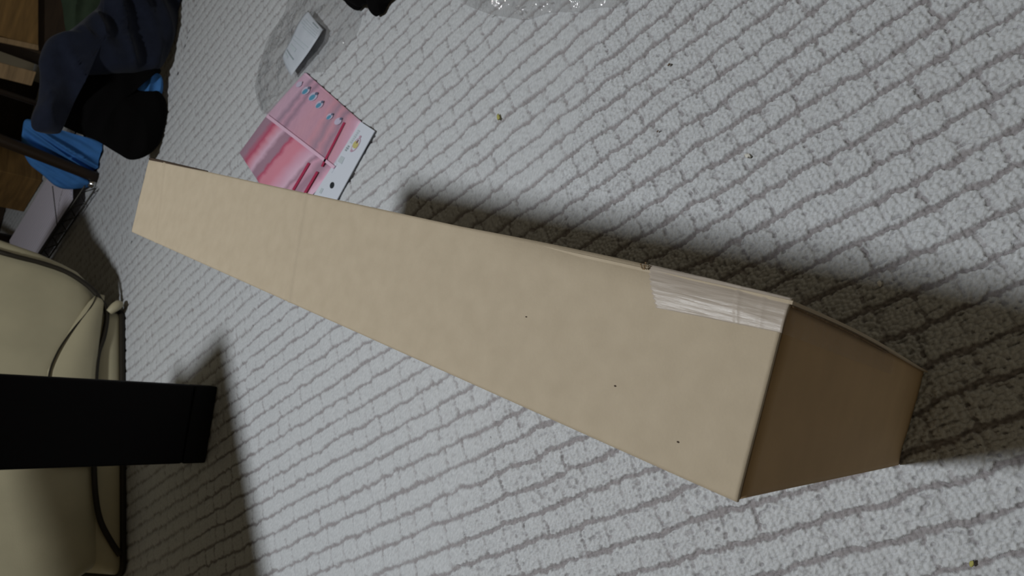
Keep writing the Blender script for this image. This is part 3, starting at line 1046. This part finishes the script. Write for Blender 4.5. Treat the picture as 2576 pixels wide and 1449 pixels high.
def stripe_mat(name, stops, dirv, scale_, wob=0.004):
    """print stripes running across the package: ramp over an object-space coordinate"""
    m = bpy.data.materials.new(name)
    m.use_nodes = True
    nt = m.node_tree
    b = nt.nodes['Principled BSDF']
    b.inputs['Roughness'].default_value = 0.35
    b.inputs['Specular IOR Level'].default_value = 0.35
    uv = nt.nodes.new('ShaderNodeUVMap')
    sep = nt.nodes.new('ShaderNodeSeparateXYZ')
    nt.links.new(uv.outputs[0], sep.inputs[0])
    no = nt.nodes.new('ShaderNodeTexNoise')
    no.inputs['Scale'].default_value = 7
    no.inputs['Detail'].default_value = 2
    nt.links.new(uv.outputs[0], no.inputs[0])
    ma = nt.nodes.new('ShaderNodeMath'); ma.operation = 'MULTIPLY_ADD'
    ma.inputs[1].default_value = 0.06
    nt.links.new(no.outputs[0], ma.inputs[0]); nt.links.new(sep.outputs[1], ma.inputs[2])
    r = nt.nodes.new('ShaderNodeValToRGB')
    while len(r.color_ramp.elements) < len(stops): r.color_ramp.elements.new(0.5)
    for e, (p, c) in zip(r.color_ramp.elements, stops):
        e.position = p + .03; e.color = (*c, 1)
    nt.links.new(ma.outputs[0], r.inputs[0]); nt.links.new(r.outputs[0], b.inputs['Base Color'])
    return m


PK = (0.74, 0.42, 0.55); RS = (0.74, 0.29, 0.38); MV = (0.42, 0.26, 0.34); CR = (0.55, 0.11, 0.19); LP = (0.78, 0.52, 0.66)
M['stripe_low'] = stripe_mat('pink_striped_print', [(0.0, MV), (.09, MV), (.16, CR), (.2, RS), (.28, LP), (.33, MV), (.4, MV), (.43, CR), (.47, RS), (.57, RS), (.66, PK), (.72, LP), (.76, MV), (.8, PK), (.86, MV), (.9, MV), (.96, PK), (1.0, LP)], None, 1)
M['stripe_up'] = stripe_mat('pale_pink_striped_print', [(0.0, LP), (.12, LP), (.17, (.4, .27, .37)), (.22, PK), (.27, (.4, .24, .34)), (.32, PK), (.45, (.74, .4, .5)), (.55, (.68, .37, .48)), (.6, (.76, .37, .45)), (.68, (.42, .27, .36)), (.73, (.75, .36, .44)), (.8, (.4, .25, .34)), (.86, (.74, .36, .45)), (.95, PK), (1, LP)], None, 1)


def quad_cushion(name, c00, c10, c11, c01, m, thick, foldn, seed, z0=0.002, nx=40, ny=60):
    """soft flat pouch over four pixel corners (u axis c00->c10, v axis c00->c01); v crosses the stripes"""
    P = [on_z(*c, ZP) for c in (c00, c10, c11, c01)]
    verts = []; faces = []; uvs = []
    for s in (0, 1):
        for j in range(ny + 1):
            for i in range(nx + 1):
                a, b = i / nx, j / ny
                p = lerp(lerp(P[0], P[1], a), lerp(P[3], P[2], a), b)
                rim = min(1, 8 * min(a, 1 - a, b, 1 - b))
                h = thick * math.sqrt(rim) + 0.0015 * mnoise.noise(Vector((a * 2, b * foldn, seed))) * rim
                if p.x < 0.128: p.x = 0.128
                p.z = z0 + 0.002 + (h if s == 0 else 0)
                verts.append(tuple(p)); uvs.append((a, b))
    K = (nx + 1) * (ny + 1)
    for s in (0, 1):
        for j in range(ny):
            for i in range(nx):
                a = s * K + j * (nx + 1) + i
                f = (a, a + 1, a + nx + 2, a + nx + 1)
                faces.append(f if s else f[::-1])
    return mesh_obj(name, verts, faces, m, pkg, smooth=True, uvs=uvs)


# lower (front) half of the pouch: from the diagonal seam down towards the carton
quad_cushion('pouch', (668, 290), (600, 384), (715, 560), (843, 428), M['stripe_low'], 0.004, 9, 2.0)
# upper half under a milky flap
quad_cushion('pouch', (765, 180), (668, 290), (850, 432), (906, 305), M['stripe_up'], 0.004, 9, 5.0)
quad_cushion('milky_flap', (764, 182), (664, 285), (846, 428), (905, 303), M['milky'], 0.0058, 5, 7.0)
# light diagonal hem
flat_poly('hem', strip((671, 291), (840, 421), 8), ZP + .0045, mat('pink_hem', LP, .4), pkg, 0.002)
for a, b, w in (((866, 308), (809, 419), 5), ((777, 410), (737, 478), 6), ((798, 432), (766, 486), 6)):
    flat_poly('printed_line', strip(a, b, w), ZP + .0045, M['ink_red'], pkg)
# blue printed figures along the edge
for (u, v, s, ca, cb) in ((752, 212, .7, 'ink_white', 'ink_white'), (769, 228, 1, 'ink_blue', 'ink_navy'), (787, 243, 1.1, 'ink_blue', 'ink_navy'), (803, 263, .95, 'ink_blue', 'ink_navy'), (829, 293, .8, 'ink_blue', 'ink_navy'), (850, 305, .9, 'ink_white', 'ink_navy')):
    flat_poly('printed_figure', oval(u, v, 12 * s, 8 * s, math.radians(-42)), ZP + .0044, M['ink_white'], pkg)
    flat_poly('printed_figure', oval(u - 2, v + 2, 9 * s, 4.5 * s, math.radians(-42)), ZP + .0048, M[ca], pkg)
    flat_poly('printed_figure', oval(u + 8 * s, v - 7 * s, 4 * s, 3 * s, math.radians(-42)), ZP + .0052, M[cb], pkg)

# ------------------------------------------------------------------ clear plastic bag with a paper slip
def film(name, outline, m, zf, seed, amp, label=None, cat=None, parent=None, center=None):
    pts = [on_z(u, v, zf) for u, v in outline]
    dense = smooth_path(pts + [pts[0]], 8)[:-1]
    c = on_z(center[0], center[1], zf) if center else sum(dense, Vector()) / len(dense)
    RN = 24; nd = len(dense)
    verts = []; faces = []
    for r in range(RN + 1):
        f = (r + 0.02) / (RN + .02)
        for p in dense:
            q = lerp(c, p, f)
            w = abs(mnoise.noise(Vector((q.x * 16, q.y * 9, seed)))) + 0.5 * abs(mnoise.noise(Vector((q.x * 42, q.y * 30, seed + 3))))
            q.z = 0.004 + zf * (1 - f ** 2) + amp * w * (1 - f ** 8 * 0.8)
            verts.append(tuple(q))
    for r in range(RN):
        for k in range(nd):
            faces.append((r * nd + k, (r + 1) * nd + k, (r + 1) * nd + (k + 1) % nd, r * nd + (k + 1) % nd))
    faces.append(tuple(range(nd))[::-1])
    o = mesh_obj(name, verts, faces, m, parent, smooth=True)
    if label: setp(o, label, cat)
    return o


film('clear_plastic_bag', [(640, 215), (655, 150), (680, 85), (715, 30), (745, -30), (860, -60), (905, 20), (890, 90), (850, 130), (812, 178), (768, 184), (712, 238), (668, 285), (648, 260)], M['plastic'], 0.006, 11, 0.018,
     'crumpled clear plastic bag lying above the pink package', 'bag', center=(765, 110))
film('clear_plastic_wrapper', [(1165, 10), (1150, -60), (1600, -90), (1570, 5), (1500, 18), (1440, 28), (1380, 30), (1320, 48), (1270, 42), (1220, 32)], M['plastic'], 0.006, 21, 0.02,
     'clear plastic wrapper on the carpet at the frame edge beyond the black cloth', 'wrapper', center=(1380, -35))
# sharp crinkles of the film that catch the lamp
M['crinkle'] = clear_plastic('glossy_crinkle', (0.85, 0.85, 0.85), 0.25, 0.1, 8, 0.9)
for bag, spots in (('clear_plastic_bag', ((704, 74, 5), (697, 93, 8), (688, 117, 5), (679, 137, 5), (642, 205, 6), (833, 108, 5), (792, 166, 3))), ('clear_plastic_wrapper', ((1303, 16, 7), (1308, 27, 6), (1296, 33, 4), (1376, 5, 5), (1229, 38, 5), (1340, 14, 3)))):
    for u, v, l in spots:
        bm = bmesh.new()
        a = random.uniform(-.9, .9) + 1.4
        c = on_z(u, v, 0.014)
        dv = Vector((math.cos(a), math.sin(a), 0)) * l * 0.0011
        tube(bm, [c - dv - up * .002, c - dv * .5, c + up * .001, c + dv * .5, c + dv - up * .002], 0.002, 10, radii=[.0006, .0016, .0021, .0016, .0006])
        bm_obj('crinkle', bm, M['crinkle'], bpy.data.objects[bag], True)
# paper slip: curved quad inside the bag
slip = empty('paper_slip', on_z(760, 100, 0), 'curled white printed paper slip inside the clear plastic bag', 'paper')
Lp = [(771, 24), (757, 55), (738, 95), (706, 140)]; Rp = [(809, 72), (803, 98), (780, 133), (728, 190)]
Lw = smooth_path([on_z(u, v, 0.028) for u, v in Lp], 6); Rw = smooth_path([on_z(u, v, 0.028) for u, v in Rp], 6)
verts = []; faces = []
ns = len(Lw); nc = 10
for j in range(ns):
    t = j / (ns - 1)
    for i in range(nc + 1):
        p = lerp(Lw[j], Rw[j], i / nc)
        p.z += 0.012 * math.sin(math.pi * t) - 0.006 + 0.004 * math.sin(math.pi * i / nc)
        verts.append(tuple(p))
for j in range(ns - 1):
    for i in range(nc):
        a = j * (nc + 1) + i
        faces.append((a, a + 1, a + nc + 2, a + nc + 1))
pm = mat('white_paper', (0.56, 0.6, 0.66), 0.6, second=(0.5, 0.54, 0.6), noise_scale=30)
sh = mesh_obj('sheet', verts, faces, pm, slip, smooth=True)
s_ = sh.modifiers.new('thick', 'SOLIDIFY'); s_.thickness = 0.0005


def slip_mark(t, c0, c1, w, m):
    """printed line at length t across the slip from fraction c0 to c1"""
    vs = []
    n = 6
    for dt in (-w, w):
        for k in range(n + 1):
            cc = c0 + (c1 - c0) * k / n
            x = (t + dt) * (ns - 1); j = min(int(x), ns - 2); f = x - j
            p = lerp(lerp(Lw[j], Lw[j + 1], f), lerp(Rw[j], Rw[j + 1], f), cc)
            tt = t + dt
            p.z += 0.012 * math.sin(math.pi * tt) - 0.006 + 0.004 * math.sin(math.pi * cc) + 0.0012
            vs.append(tuple(p))
    fs = [(k, k + 1, n + 2 + k, n + 1 + k) for k in range(n)]
    mesh_obj('printed_line', vs, fs, m, slip)


for t, c0, c1, w, mm in ((.12, .55, .85, .018, 'ink_grey'), (.2, .2, .9, .006, 'ink_pale'), (.26, .1, .9, .008, 'ink_pale'), (.32, .1, .9, .01, 'ink_pale'), (.37, .3, .95, .008, 'ink_pale'),
                         (.62, .1, .9, .008, 'ink_pale'), (.68, .05, .8, .006, 'ink_pale'), (.76, .15, .55, .02, 'ink_pale'), (.84, .1, .7, .008, 'ink_grey'), (.89, .1, .4, .015, 'ink_pale')):
    slip_mark(t, c0, c1, w, M[mm])

# ------------------------------------------------------------------ black cloth at the frame edge
def lump(name, blobs, m, label, cat):
    bm = bmesh.new()
    vs = []
    for (u, v, r, hz) in blobs:
        c = on_z(u, v, 0)
        ret = bmesh.ops.create_icosphere(bm, subdivisions=4, radius=1, matrix=Matrix.Translation((c.x, c.y, hz * 0.9)) @ Matrix.Diagonal((r, r, hz, 1)))
    for v in bm.verts:
        v.co += Vector((1, 1, 1)) * 0.006 * mnoise.noise(v.co * 40)
        if v.co.z < 0.003: v.co.z = 0.003
    o = bm_obj(name, bm, m, None, True)
    rm = o.modifiers.new('fuse', 'REMESH'); rm.mode = 'VOXEL'; rm.voxel_size = 0.004; rm.use_smooth_shade = True
    return setp(o, label, cat)


lump('black_cloth', [(915, -2, .036, .028), (905, -30, .05, .03), (965, 22, .026, .022), (972, 5, .034, .03), (985, -20, .05, .035), (940, -25, .06, .04), (930, -60, .08, .05)], M['black'], 'crumpled black cloth poking in beside the clear plastic bag', 'cloth')

# ------------------------------------------------------------------ lint and crumbs on the carpet
LI = [(1880, 392, .0035, 'lint', 'white lint crumb on the lit carpet past the far side of the box'), (2212, 713, .0028, 'lint', 'white lint crumb in the shadow beside the box end'),
      (1254, 295, .0045, 'lint_yellow', 'pale yellowish crumb on the carpet between box and wrapper'), (2444, 1418, .0022, 'lint_yellow', 'tiny yellow fleck on the carpet in the nearest corner'),
      (1655, 330, .0016, 'lint_brown', 'tiny brown crumb on the carpet beyond the box'), (1683, 163, .002, 'lint_brown', 'tiny dark crumb on the carpet near the wrapper')]
for u, v, r, mm, lab in LI:
    bm = bmesh.new()
    c = on_z(u, v, 0.002)
    bmesh.ops.create_icosphere(bm, subdivisions=2, radius=r, matrix=Matrix.Translation(c) @ Matrix.Rotation(u, 4, 'Z') @ Matrix.Diagonal((1.5, .9, .6, 1)))
    for v_ in bm.verts: v_.co += Vector((1, .5, .5)) * r * 0.8 * mnoise.noise(v_.co * 400)
    setp(bm_obj('lint', bm, M[mm], None, True), lab, 'lint', 'crumbs and lint on the carpet')
